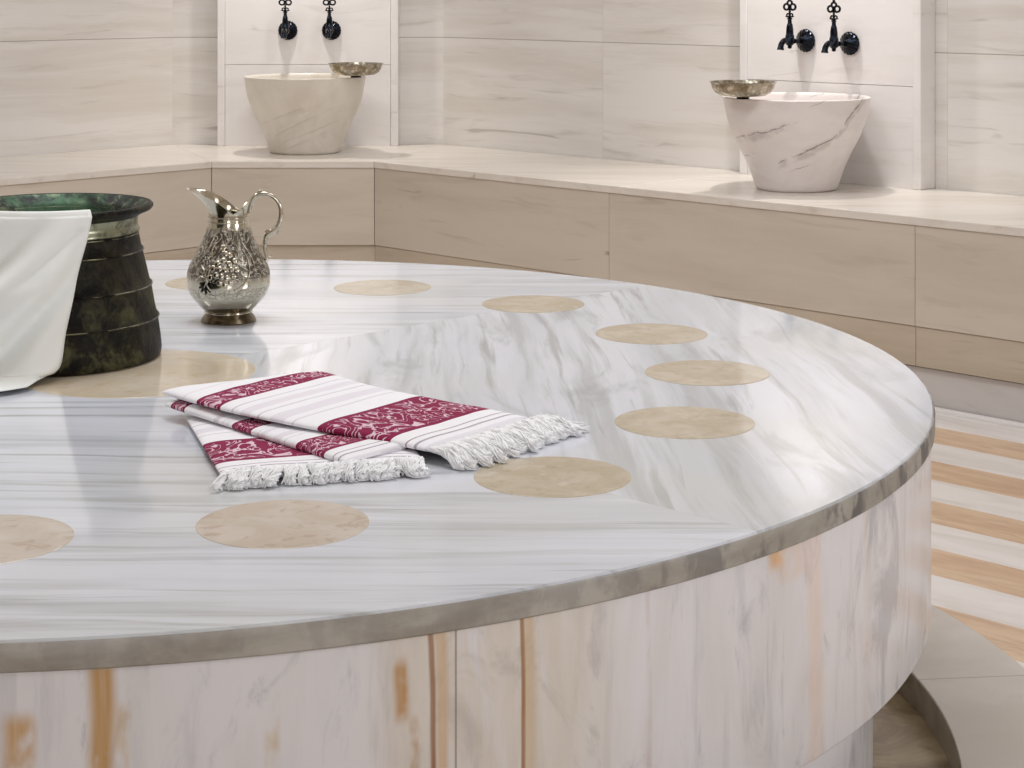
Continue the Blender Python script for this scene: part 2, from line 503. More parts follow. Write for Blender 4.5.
c = M.mix(M.math('MULTIPLY', M.math('MULTIPLY', body, line), .85), c, srgb(228, 224, 212))
c = M.mix(M.math('MULTIPLY', M.math('MULTIPLY', body, M.smooth(hat, .56, .66)), .45), c, srgb(60, 56, 50))
c = M.mix(M.math('MULTIPLY', frz, .55), c, srgb(112, 106, 92))
low = M.math('SUBTRACT', 1.0, M.smooth(z, .020, .026))
M.set(Base_Color=c, Metallic=1.0, Roughness=M.math('ADD', .13, M.math('MULTIPLY', body, .15)))
h = M.math('ADD', M.math('MULTIPLY', M.math('MULTIPLY', body, line), 1.0), M.math('MULTIPLY', frz, -.6))
M.bump(h, .5, .001)
MAT_JUG = M.m
M = Mat('bright_silver')
v = M.coord()
M.set(Base_Color=M.mix(M.smooth(M.noise(v, 60, 3), .45, .7), srgb(204, 198, 182), srgb(160, 152, 134)), Metallic=1.0, Roughness=.15)
MAT_SILVER = M.m
M = Mat('oxidised_silver')
v = M.coord()
M.set(Base_Color=M.mix(M.smooth(M.noise(v, 90, 3), .45, .7), srgb(36, 34, 30), srgb(70, 66, 58)), Metallic=.9, Roughness=.25)
MAT_OX = M.m

M = Mat('tarnished_silver')
v = M.coord()
M.set(Base_Color=M.mix(M.smooth(M.noise(v, 50, 3), .4, .65), srgb(120, 110, 90), srgb(84, 76, 60)), Metallic=1.0, Roughness=.25)
MAT_FOOT = M.m

# patinated copper pail
M = Mat('patinated_copper')
v = M.coord()
x, y, z = M.sep(v)
a = M.noise(M.vmath('MULTIPLY', v, Vector((1.3, 1.3, .8))), 20, 7, .72, .5); b = M.noise(v, 60, 6, .75, .6); d = M.noise(v, 11, 6, .7, .6)
lowm = M.math('SUBTRACT', 1.0, M.smooth(z, .03, .13))
c = M.mix(M.smooth(b, .42, .66), srgb(7, 6, 5), srgb(40, 34, 25))
c = M.mix(M.math('MULTIPLY', M.smooth(a, .42, .62), M.math('ADD', .25, M.math('MULTIPLY', lowm, .7))), c, srgb(86, 85, 58))
c = M.mix(M.math('MULTIPLY', M.smooth(d, .50, .62), .8), c, srgb(14, 11, 9))
c = M.mix(M.math('MULTIPLY', M.smooth(b, .62, .72), .5), c, srgb(96, 94, 68))
M.set(Base_Color=c, Metallic=.15, Roughness=.42, Specular_IOR_Level=.15)
M.bump(M.math('ADD', b, a), .6, .003)
MAT_PAIL = M.m
M = Mat('verdigris_copper')
v = M.coord()
a = M.noise(v, 15, 6, .68, .7); b = M.noise(v, 50, 5, .7, .5)
c = M.mix(M.smooth(a, .40, .58), srgb(20, 26, 20), srgb(70, 104, 78))
c = M.mix(M.math('MULTIPLY', M.smooth(b, .5, .68), .75), c, srgb(128, 140, 110))
c = M.mix(M.math('MULTIPLY', M.smooth(M.noise(v, 9, 4), .55, .66), .8), c, srgb(14, 14, 12))
M.set(Base_Color=c, Metallic=.35, Roughness=.45)
M.bump(b, .3, .002)
MAT_PAIL_IN = M.m
M = Mat('worn_tinned_copper')
v = M.coord()
a = M.noise(v, 20, 5, .65, .5)
c = M.mix(M.smooth(a, .42, .6), srgb(150, 152, 128), srgb(60, 58, 44))
M.set(Base_Color=c, Metallic=.75, Roughness=.3)
MAT_PAIL_NECK = M.m
M = Mat('worn_band_copper')
v = M.coord()
M.set(Base_Color=M.mix(M.smooth(M.noise(v, 30, 5, .65), .45, .58), srgb(18, 15, 11), srgb(120, 118, 96)), Metallic=.8, Roughness=.25)
MAT_BAND = M.m

# cloths
M = Mat('white_linen')
v = M.coord('UV')
w = M.math('ADD', M.n('ShaderNodeTexWave', {'Vector': v, 'Scale': 160.0}, bands_direction='X').outputs[1], M.n('ShaderNodeTexWave', {'Vector': v, 'Scale': 160.0}, bands_direction='Y').outputs[1])
M.set(Base_Color=M.mix(M.noise(v, 4, 3), srgb(246, 248, 245), srgb(240, 242, 237)), Roughness=.85, Sheen_Weight=.15)
M.bump(w, .06, .0006)
MAT_LINEN = M.m

M = Mat('striped_towel_cotton')
v = M.coord('UV')
u, vv, _ = M.sep(v)
def band(lo, hi):
    return M.math('MULTIPLY', M.math('GREATER_THAN', u, lo), M.math('LESS_THAN', u, hi))
c = M.mix(M.noise(v, 30, 3), srgb(250, 249, 251), srgb(242, 241, 245))
for lo, hi, k, cc in ((.270, .276, .5, srgb(190, 178, 188)), (.300, .330, .40, srgb(214, 202, 212)), (.352, .358, .5, srgb(180, 168, 180)), (.39, .43, .42, srgb(212, 202, 214)),
                      (.452, .457, .5, srgb(186, 174, 188)), (.728, .732, .7, srgb(136, 100, 122)), (.748, .754, .7, srgb(140, 120, 140)), (.772, .79, .4, srgb(206, 200, 212)),
                      (.09, .10, .3, srgb(214, 206, 214))):
    c = M.mix(M.math('MULTIPLY', band(lo, hi), k), c, cc)
mag = M.math('MAXIMUM', band(.145, .232), band(.52, .695))
sv = M.vmath('MULTIPLY', v, Vector((1, 1, 1)))
sc1 = M.noise(sv, 16, 1.2, .5, 2.4)
ln = M.math('SUBTRACT', 1.0, M.smooth(M.math('ABSOLUTE', M.math('SUBTRACT', sc1, .5)), .022, .040))
edge_in = M.math('MAXIMUM', band(.157, .221), band(.533, .682))
petal = M.smooth(M.voronoi(M.vmath('ADD', sv, M.vmath('MULTIPLY', M.noise(sv, 22, 2, .5, 0, 1), Vector((.05, .05, 0)))), 15), .17, .13)
ln = M.math('MAXIMUM', ln, M.math('MULTIPLY', petal, .35))
cm = M.mix(M.noise(v, 60, 2), srgb(150, 12, 76), srgb(122, 4, 58))
cm = M.mix(M.math('MULTIPLY', M.math('MULTIPLY', ln, edge_in), .85), cm, srgb(240, 214, 226))
c = M.mix(mag, c, cm)
weave = M.n('ShaderNodeTexWave', {'Vector': v, 'Scale': 150.0, 'Distortion': 1.0}, bands_direction='Y').outputs[1]
M.set(Base_Color=c, Roughness=.9)
M.bump(M.math('ADD', M.math('MULTIPLY', weave, .6), M.noise(v, 120, 2)), .25, .0012)
MAT_TOWEL = M.m
M = Mat('white_cotton_fringe')
v = M.coord()
M.set(Base_Color=M.mix(M.noise(v, 60, 3), srgb(254, 254, 254), srgb(250, 250, 252)), Roughness=.95, Sheen_Weight=.3)
MAT_FRINGE = M.m

# ------------------------------------------------------------------ room
A45 = PI / 4
TC = Vector((-.953 * S, 4.86 * S, 0))          # centre of the stone table
BT = CZ - B                                    # bench top height
CEIL = 3.0
def meet(p, dp, q, dq):
    # intersection of two plan lines p + t dp, q + s dq
    d = dp.x * dq.y - dp.y * dq.x
    t = ((q.x - p.x) * dq.y - (q.y - p.y) * dq.x) / d
    return p + dp * t
YB = 11.63 * B; CR = 11.21 * B; CL = 13.70 * B     # back chamfer y, right wall x+y, left wall y-x
PCR = Vector((CR - YB, YB)); PCL = Vector((YB - CL, YB))
CFR = -2.45; CFL = -1.75                           # the two walls behind the camera
PR = Vector(((CR - CFL) / 2 * 1.0, (CR + CFL) / 2))     # right corner: x+y=CR and y-x=CFL
PL = Vector(((CFR - CL) / 2, (CFR + CL) / 2))           # left corner: y-x=CL and x+y=CFR
PF = Vector(((CFR - CFL) / 2, (CFR + CFL) / 2))         # corner behind the camera

bm = bmesh.new()
ring = [PCL, PCR, PR, PF, PL]
add_prism(bm, [(p.x * 1.0, p.y * 1.0) for p in ring], -.08, 0.0)
for f in bm.faces: pass
floor = obj('floor', bm, MAT_FLOOR); floor['kind'] = 'structure'
bm = bmesh.new()
add_prism(bm, [(p.x, p.y) for p in ring], CEIL, CEIL + .1)
ceil = obj('ceiling', bm, MAT_PLASTER); ceil['kind'] = 'structure'

SEAM_Z = [.8185, 1.4185, 2.0185]
def wall(name, p, q, mat):
    """p -> q as seen from inside, left to right; local x along, local -y into the room."""
    d = Vector((q.x - p.x, q.y - p.y)); L = d.length
    bm = bmesh.new()
    add_box(bm, -.05, L + .05, 0.0, .12, -.08, CEIL + .1)
    o = obj(name, bm, mat, loc=(p.x, p.y, 0), rz=math.atan2(d.y, d.x))
    o['kind'] = 'structure'
    return o
wall('wall_back', PCL, PCR, wall_mat('back_wall_tiles', SEAM_Z, [], CREAM, CREAM_D, CREAM_F, CREAM_S))
s603 = (Vector((.5103 * B, 10.70 * B)) - PCR).length
wall('wall_right', PCR, PR, wall_mat('right_wall_tiles', SEAM_Z, [s603, s603 + 1.25, s603 + 2.5], CREAM, CREAM_D, CREAM_F, CREAM_S))
LL = (PCL - PL).length
wall('wall_left', PL, PCL, wall_mat('left_wall_tiles', SEAM_Z, [LL - 1.3, LL - 2.6], CREAM, CREAM_D, CREAM_F, CREAM_S))
MW = wall_mat('rear_wall_tiles', SEAM_Z, [1.0, 2.3, 3.6], CREAM, CREAM_D, CREAM_F, CREAM_S)
wall('wall_front', PR, PF, MW)
wall('wall_side', PF, PL, MW)

# ------------------------------------------------------------------ bench
bench = tag(empty('marble_bench', (PCL.x + .7, YB - .3, 0)), 'long cream marble bench built along the tiled walls with beige front panels', 'bench')
ORG = Vector((PCL.x + .7, YB - .3, 0))
YF = 10.54 * B; FR = 9.78 * B; FL = 12.20 * B        # front planes of the three runs
QR = Vector((FR - YF, YF)); QL = Vector((YF - FL, YF))
SLAB_T = .020
LEN_R, LEN_L = 3.6, 2.6
dR = Vector((1, -1)).normalized(); dL = Vector((-1, -1)).normalized()
def bpart(name, bm, mat, **k):
    o = obj(name, bm, mat, bench, **k)
    o.matrix_parent_inverse = Matrix.Translation(-ORG)
    return o
OH = .004
qr = Vector((FR - OH * 1.414 - (YF - OH), YF - OH)); ql = Vector(((YF - OH) - (FL - OH * 1.414), YF - OH))
def slab_poly(pts):
    bm = bmesh.new()
    add_prism(bm, [(p.x, p.y) for p in pts], BT - SLAB_T, BT, .0025)
    bpart('seat_slab', bm, MAT_BENCHTOP, smooth=False)
e = .0006
slab_poly([ql + Vector((e, 0)), qr - Vector((e, 0)), PCR - Vector((e, .002)), PCL + Vector((e, -.002))])
cut = (Vector((.5 * B, 10.7 * B)) - PCR).length
s1 = 1.02                                            # joint in the right-hand run
nR = Vector((-1, -1)).normalized()
def rp(s, off):                                      # point on the right run, off = distance in front of the wall
    return PCR + dR * s + nR * off
dep_r = (CR - FR) / math.sqrt(2) + OH
j = (qr - PCR).dot(dR)
slab_poly([qr + dR * e, rp(s1 + j - .0, dep_r), rp(s1 + j - .0, .002), PCR + dR * e + nR * .002])
slab_poly([rp(s1 + j + .0015, dep_r), rp(LEN_R, dep_r), rp(LEN_R, .002), rp(s1 + j + .0015, .002)])
nL = Vector((1, -1)).normalized()
dep_l = (CL - FL) / math.sqrt(2) + OH
def lp(s, off): return PCL + dL * s + nL * off
slab_poly([lp(LEN_L, dep_l), ql + dL * e, PCL + dL * e + nL * .002, lp(LEN_L, .002)])

Z_FACE = CZ - 1.465 * B; Z_TOE = CZ - 1.635 * B
def panel(name, a, b, z0, z1, mat, setback=0.0, thick=.03, bev=.0012):
    """upright tile between plan points a and b (left to right), front face set back behind that line."""
    d = (b - a); L = d.length
    ang = math.atan2(d.y, d.x)
    bm = bmesh.new()
    add_box(bm, .0006, L - .0006, setback, setback + thick, z0 + .0006, z1 - .0006, bev)
    bpart(name, bm, mat, loc=(a.x, a.y, 0), rz=ang)
pR = [QR] + [Vector((x * B, y * B)) for x, y in ((.4731, 9.3069), (1.7055, 8.0745))] + [QR + dR * LEN_R]
for a, b in zip(pR[:-1], pR[1:]):
    panel('front_panel', a, b, Z_FACE, BT - SLAB_T, MAT_FACE)
    panel('toe_panel', a, b, Z_TOE, Z_FACE, MAT_TOE, .0035)
panel('front_panel', QL, QR, Z_FACE, BT - SLAB_T, MAT_FACE)
panel('toe_panel', QL - Vector((.02, 0)), QR + Vector((.03, 0)), Z_TOE, Z_FACE, MAT_TOE, .008)
pL = [QL + dL * LEN_L, QL + dL * .80, QL]
for a, b in zip(pL[:-1], pL[1:]):
    panel('front_panel', a, b, Z_FACE, BT - SLAB_T, MAT_FACE)
    panel('toe_panel', a, b, Z_TOE, Z_FACE, MAT_TOE, .0035)
for a, b in ((QR, QR + dR * LEN_R), (QL, QR), (QL + dL * LEN_L, QL)):
    panel('plinth', a, b, .0, Z_TOE - .003, MAT_PLINTH, .016, .03, .001)
# thin raised nosing where the floor meets the plinth
bm = bmesh.new()
a = QR + nR * -.012; 
L = LEN_R
add_box(bm, 0, L, -.014, .012, .0, .006, .001)
o = obj('trim_1', bm, MAT_SLAB, loc=(QR.x, QR.y, 0), rz=-A45); o['kind'] = 'structure'

# ------------------------------------------------------------------ upright marble panels behind the basins
def backsplash(loc, rz, w, label):
    t = tag(empty('backsplash_panel', loc, rz), label, 'wall panel', 'upright marble panels behind the basins')
    d = .072; top = 2.12
    fw = .026
    bm = bmesh.new()
    add_box(bm, -w / 2 + fw, w / 2 - fw, -d + .004, -.001, BT, CZ - .51 * B - .0006, .0008)
    obj('lower_slab', bm, MAT_SLAB, t)
    bm = bmesh.new()
    add_box(bm, -w / 2 + fw, w / 2 - fw, -d + .004, -.001, CZ - .51 * B + .0006, top, .0008)
    obj('upper_slab', bm, MAT_SLAB, t)
    for sx in (-1, 1):
        bm = bmesh.new()
        x0, x1 = sorted((sx * w / 2, sx * (w / 2 - fw + .0008)))
        add_box(bm, x0, x1, -d, -.001, BT, top, .003)
        obj('frame_strip', bm, MAT_SLAB, t)
    # carved scalloped head, seen only as a reflection in the polished table
    bm = bmesh.new()
    for row in range(4):
        n = 6 - (row % 2)
        for i in range(n):
            cx = (i - (n - 1) / 2) * .085
            z0 = 1.66 + row * .085
            yb = -d - .002 - row * .022
            vs = [bm.verts.new(p) for p in ((cx - .042, yb + .02, z0 + .085), (cx + .042, yb + .02, z0 + .085), (cx, yb + .02, z0), (cx, yb - .035, z0 + .06))]
            for f in ((0, 1, 3), (1, 2, 3), (2, 0, 3), (0, 2, 1)): bm.faces.new([vs[k] for k in f])
    obj('carved_cornice', bm, MAT_SLAB, t)
    return t
WS = 1.09 * B
CS = Vector((-1.232 * B, YB, 0))
backsplash(CS, 0, WS, 'white marble panel with two taps standing behind the plain basin in the corner')
RS = Vector((1.651 * B, 9.559 * B, 0))
backsplash(RS, -A45, WS, 'white marble panel with two taps standing behind the grey-veined basin')

# ------------------------------------------------------------------ basins
BASIN = [(0, 0), (.109, 0), (.114, .003), (.1175, .008), (.128, .040), (.141, .075), (.160, .115), (.176, .150), (.187, .185), (.1935, .218), (.1965, .240), (.1975, .246),
         (.196, .2485), (.190, .249), (.1855, .2475), (.182, .240), (.178, .212), (.168, .175), (.150, .130), (.125, .085), (.10, .055), (.06, .040), (0, .036)]
def basin(loc, mat, label, k=0.0):
    bm = bmesh.new()
    pr = BASIN[:3] + spline(BASIN[3:], 3)
    add_lathe(bm, [(r * (1 - k * max(0, 1 - z / .249)), z) for r, z in pr], 96)
    o = obj('stone_basin', bm, mat, smooth=True, angle=.9, loc=loc)
    return tag(o, label, 'basin', 'marble basins on the bench')
BA = Vector((-1.203 * B, 11.10 * B, BT)); BB = Vector((1.364 * B, 9.150 * B, BT))
basin(BA, MAT_BASIN_A, 'plain cream marble basin on the bench in the chamfered corner')
basin(BB, MAT_BASIN_B, 'marble basin with dark grey diagonal veins on the long bench', .06)

def tas(loc, rz, label):
    t = tag(empty('bath_bowl', loc, rz), label, 'bowl', 'metal bath bowls on the basin rims')
    bm = bmesh.new()
    pr = [(0, .006), (.034, .006), (.060, .009), (.074, .017), (.0815, .029), (.0845, .039), (.0855, .0425), (.0885, .044), (.0885, .0455), (.084, .0452), (.082, .038), (.078, .029), (.0715, .0185), (.058, .0112), (.034, .0085), (0, .0085)]
    add_lathe(bm, pr, 56)
    obj('bowl_body', bm, MAT_TAS, t, smooth=True, angle=.9)
    bm = bmesh.new()
    add_lathe(bm, [(0, .0065), (.017, .0065), (.0165, .003), (.018, 0), (.014, 0), (.0, .001)], 32)
    obj('foot_ring', bm, MAT_OX, t, smooth=True, angle=.6)
    return t
def on_rim(c, deg, r=.189):
    return Vector((c.x + r * math.cos(math.radians(deg)), c.y + r * math.sin(math.radians(deg)), c.z + .2487))
tas(on_rim(BA, -27, .194), 0, 'small tarnished metal bowl balanced on the rim of the plain corner basin')
tas(on_rim(BB, 213, .186), .6, 'small silver metal bowl balanced on the rim of the grey-veined basin')

# ------------------------------------------------------------------ taps
def lever_finial(bm):
    y0 = -.075
    def ringlet(cx, cz, rx, rz_, r=.0024, n=18):
        pts = [(1.25 * (cx + rx * math.cos(2 * PI * k / n)), y0, cz + rz_ * math.sin(2 * PI * k / n)) for k in range(n + 1)]
        add_tube(bm, pts, r * 1.15, 6, caps=False)
    # small heart above the collar
    ringlet(-.0046, .0722, .0036, .0046, .0021); ringlet(.0046, .0722, .0036, .0046, .0021)
    add_tube(bm, [(-.0155, y0, .0690), (-.0075, y0, .0678), (0, y0, .0672), (.0075, y0, .0678), (.0155, y0, .0690)], [.0008, .0024, .0030, .0024, .0008], 6)
    add_tube(bm, [(0, y0, .066), (0, y0, .078), (0, y0, .084)], [.0030, .0024, .0038], 8)
    # large open trefoil
    for sx in (-1, 1):
        ringlet(sx * .0088, .0955, .0072, .0082, .0028)
        add_tube(bm, [(0, y0, .085), (sx * .004, y0, .0925), (sx * .003, y0, .100)], [.0026, .0024, .0018], 6)
    ringlet(0, .1065, .0062, .0066, .0027)
    add_ellipsoid(bm, (0, y0, .0985), .0038, .0035, .0046)
    add_tube(bm, [(0, y0, .112), (0, y0, .117), (0, y0, .122), (0, y0, .131)], [.0028, .0042, .0030, .0006], 8)

def tap_master():
    t = empty('wall_tap')
    # fluted conical rosette against the wall
    bm = bmesh.new()
    n = 72
    prof = [(.0315, 0), (.0325, -.0015), (.0315, -.004), (.026, -.009), (.018, -.015), (.0105, -.020), (.0085, -.024)]
    rings = []
    for i, (r, yy) in enumerate(prof):
        rings.append([bm.verts.new(((r * (1 + ((.02 if i < 3 else .06) * math.cos(18 * 2 * PI * k / n) if 1 <= i <= 4 else 0))) * math.cos(2 * PI * k / n), yy, (r * (1 + ((.02 if i < 3 else .06) * math.cos(18 * 2 * PI * k / n) if 1 <= i <= 4 else 0))) * math.sin(2 * PI * k / n))) for k in range(n)])
    for a, b in zip(rings[:-1], rings[1:]):
        for k in range(n): bm.faces.new((a[k], a[(k + 1) % n], b[(k + 1) % n], b[k]))
    bm.faces.new(rings[0]); bm.faces.new(rings[-1])
    obj('rosette', bm, MAT_BLACK, t, smooth=True, angle=.5)
    bm = bmesh.new()
    add_tube(bm, [(0, -.022, 0), (0, -.034, 0), (0, -.040, 0), (0, -.046, 0), (0, -.055, 0), (0, -.062, 0)], [.0075, .0062, .0085, .0062, .0075, .0095], 16)
    add_ellipsoid(bm, (0, -.075, 0), .0135, .0165, .0135, None, 20, 12)
    add_tube(bm, [(0, -.075, -.010), (0, -.075, -.016), (0, -.075, -.0185), (0, -.075, -.021)], [.0065, .0055, .006, .003], 12)
    obj('valve_body', bm, MAT_BLACK, t, smooth=True, angle=.8)
    bm = bmesh.new()
    pts = spline([(0, -.088, .001), (0, -.099, .002), (0, -.109, -.003), (0, -.1155, -.012), (0, -.1175, -.0235)], 5)
    add_tube(bm, pts, [.0088 - .001 * math.sin(PI * i / (len(pts) - 1)) + (.0012 if i > len(pts) - 4 else 0) for i in range(len(pts))], 16)
    obj('spout', bm, MAT_BLACK, t, smooth=True, angle=.9)
    bm = bmesh.new()
    add_lathe(bm, [(0, .008), (.0125, .008), (.0125, .015), (.0108, .018), (.0100, .034), (.0080, .047), (.0062, .050), (.0056, .057), (.0054, .0605), (.0078, .0618), (.0078, .0638), (.0045, .065), (0, .0665)], 24, Matrix.Translation((0, -.075, 0)))
    h = obj('lever_handle', bm, MAT_BLACK, t, smooth=True, angle=.6)
    bm = bmesh.new()
    lever_finial(bm)
    obj('openwork_finial', bm, MAT_BLACK, h, smooth=True, angle=.9)
    return t
def copy_tree(o, parent=None):
    c = o.copy(); col.objects.link(c)
    if parent is not None: c.parent = parent
    for ch in list(o.children): copy_tree(ch, c)
    return c
ZT = CZ - .3025 * B
ys = YB - .0690
kx = 11.496 * B / 1908
spots = [((-.1176 * 11.496 * B, ys + 0.0, ZT), 0, 'black tap with openwork lever above the corner basin, the one farther from the long bench'),
         ((-.0947 * 11.496 * B, ys + 0.0, ZT), 0, 'black tap with openwork lever above the corner basin, the one nearer the metal bowl'),
         ((1.4719 * B, 9.556 * B, ZT), -A45, 'black tap over the grey-veined basin, the one on the metal bowl side'),
         ((1.659 * B, 9.3675 * B, ZT - .0042), -A45, 'black tap over the grey-veined basin, the one farther from the metal bowl')]
tap0 = tap_master()
for i, (p, rz, lab) in enumerate(spots):
    t = tap0 if i == 0 else copy_tree(tap0)
    t.location = p; t.rotation_euler = (0, 0, rz)
    tag(t, lab, 'tap', 'black wall taps above the basins')

# ------------------------------------------------------------------ stone table
ZTOP = CZ - S                                         # 0.494
table = tag(empty('stone_platform', (TC.x, TC.y, 0)), 'big round white marble heated platform with tan inlaid circles in the middle of the room', 'platform')
R = 1.983 * S; RD = 1.974 * S
T_SL = .0255
bm = bmesh.new()
add_lathe(bm, [(0, ZTOP - T_SL + .001), (R - .002, ZTOP - T_SL + .001), (R - .0022, ZTOP - .0019), (R - .0035, ZTOP), (R * .7, ZTOP), (R * .35, ZTOP), (0, ZTOP)], 256)
top = obj('top_slab', bm, MAT_TOP, table, smooth=True, angle=.5)
bm = bmesh.new()
add_lathe(bm, [(R - .03, ZTOP - T_SL), (R - .0015, ZTOP - T_SL), (R, ZTOP - T_SL + .0015), (R, ZTOP - .0035), (R - .0008, ZTOP - .0022), (R - .03, ZTOP - .0022)], 256, close=True)
obj('slab_edge', bm, MAT_EDGE, table, smooth=True, angle=.6)
bm = bmesh.new()
ZDB = CZ - 1.478 * S
add_lathe(bm, [(RD - .05, ZTOP - T_SL - .0003), (RD, ZTOP - T_SL - .0003), (RD, ZDB + .004), (RD - .002, ZDB + .001), (RD - .005, ZDB), (RD - .05, ZDB)], 256, close=True)
obj('drum', bm, MAT_DRUM, table, smooth=True, angle=.6)
bm = bmesh.new()
RB = 1.84 * S
add_lathe(bm, [(RB - .04, ZDB + .02), (RB, ZDB + .02), (RB, -.012), (RB - .04, -.012)], 256, close=True)
obj('pedestal', bm, MAT_DRUM, table, smooth=True, angle=.6)
# inlaid roundels
def disc(name, cx, cy, r, mat, n=72):
    bm = bmesh.new()
    add_lathe(bm, [(0, -.004), (r, -.004), (r, .0003), (r - .0004, .0005), (0, .0005)], n)
    o = obj(name, bm, mat, top, loc=(cx, cy, ZTOP))
    return o
RR = 1.450 * S; QD = .1585 * S
for k in range(16):
    a = math.radians({0: 0.0, 1: 21.7, 2: 45.4, 3: 68.5, 4: 91.3, 12: 270.3, 13: 291.5, 14: 315.5, 15: 337.9}.get(k, 22.5 * k))
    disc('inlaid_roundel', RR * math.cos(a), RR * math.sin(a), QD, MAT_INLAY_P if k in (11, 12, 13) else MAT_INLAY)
o = disc('centre_roundel', 0, 0, .297 * S, MAT_INLAY2, 96)
o['label'] = 'large cream roundel under the pail'

# raised ring around the gutter
ZR = CZ - 1.86 * S
bm = bmesh.new()
RI, RO = 2.045 * S, 2.37 * S
add_lathe(bm, [(RI + .02, -.03), (RI + .02, ZR - .004), (RI + .0005, ZR - .003), (RI + .001, ZR - .0005), (RI + .002, ZR), (RO - .012, ZR), (RO - .003, ZR - .004), (RO, ZR - .009), (RO, -.03)], 200, close=True)
ringo = obj('trim_2', bm, MAT_RING, smooth=True, angle=.5, loc=(TC.x, TC.y, 0)); ringo['kind'] = 'structure'
bm = bmesh.new()
add_lathe(bm, [(RI, -.03), (RI, ZR - .003), (RI + .0195, ZR - .0045), (RI + .0195, -.03)], 200, close=True)
o = obj('trim_3', bm, MAT_RING_IN, smooth=True, angle=.5, loc=(TC.x, TC.y, 0)); o['kind'] = 'structure'
bm = bmesh.new()
add_lathe(bm, [(RB - .05, .0008), (RI + .001, .0008), (RI + .001, -.02), (RB - .05, -.02)], 200, close=True)
o = obj('trim_4', bm, MAT_GUTTER, loc=(TC.x, TC.y, 0)); o['kind'] = 'structure'

ZI = ZTOP + .0006                                      # what stands on the table

# ------------------------------------------------------------------ copper pail
px = 5.06 * S / 1908
PX, PY = (54 - 512) / 1908 * 5.06 * S, 5.06 * S
pail = tag(empty('copper_pail', (PX, PY, ZI)), 'dark patinated copper pail with a wide green rim and a white cloth over it', 'pail')
hz = lambda y: (357 - y) * px
out = [(0, .001), (.138, .001), (.1435, .0016), (.1455, .004), (.1462, .010)]
body = [(105.6, 343), (104.2, 332), (102.6, 321), (102.0, 318.6), (103.4, 317), (101.4, 315.2), (99.0, 305), (96.4, 290), (95.2, 286.4), (96.6, 284.6), (94.4, 282.8), (91.5, 270), (87.6, 254), (86.8, 251.2), (88.0, 249.6), (86.0, 248), (84.0, 238), (82.6, 232)]
out += [(r * px, hz(y)) for r, y in body]
bm = bmesh.new()
add_lathe(bm, out + [(80.5 * px, hz(232)), (90 * px, hz(280)), (104 * px, hz(340)), (100 * px, .006), (0, .006)], 96)
obj('pail_body', bm, MAT_PAIL, pail, smooth=True, angle=.9)
for r, y in ((103.1, 317.2), (96.4, 285), (87.9, 250), (83.0, 233.4)):
    bm = bmesh.new()
    add_lathe(bm, [(r * px + .0012 * math.cos(2 * PI * k / 10), hz(y) + .0012 * math.sin(2 * PI * k / 10)) for k in range(10)], 96, close=True)
    obj('raised_band', bm, MAT_BAND, pail, smooth=True)
bm = bmesh.new()
add_lathe(bm, [(82.4 * px, hz(232.2)), (84.2 * px, hz(231)), (84.2 * px, hz(228.6)), (82.6 * px, hz(227)), (82.2 * px, hz(221)), (83.5 * px, hz(216)), (80.8 * px, hz(216)), (80.0 * px, hz(222)), (80.2 * px, hz(232.2))], 96, close=True)
obj('pail_neck', bm, MAT_PAIL_NECK, pail, smooth=True, angle=.8)
bm = bmesh.new()
rim = [(82.0, 217.2), (85.0, 215.0), (90.0, 212.4), (95.5, 210.2), (97.6, 207.6), (97.6, 205.4), (96.2, 203.6), (94.0, 203.4), (92.4, 204.6), (86.0, 211.6), (80.6, 217.2)]
add_lathe(bm, [(r * px, hz(y)) for r, y in rim], 96, close=True)
rimo = obj('flared_rim', bm, MAT_PAIL, pail, smooth=True, angle=.9)
bm = bmesh.new()
add_lathe(bm, [(92.0 * px, hz(204.2)), (92.2 * px, hz(203.9)), (90.0 * px, hz(206.0)), (85.0 * px, hz(212.0)), (80.0 * px, hz(217.0)), (79.6 * px, hz(232)), (89 * px, hz(280)), (99 * px, hz(322)), (0, hz(322)),
               (0, hz(322.5)), (99.6 * px, hz(322.5)), (89.6 * px, hz(280)), (80.2 * px, hz(232)), (80.4 * px, hz(217.2))], 96)
ino = obj('inner_lining', bm, MAT_PAIL_IN, pail, smooth=True, angle=.9)
ino['label'] = 'green verdigris inside'

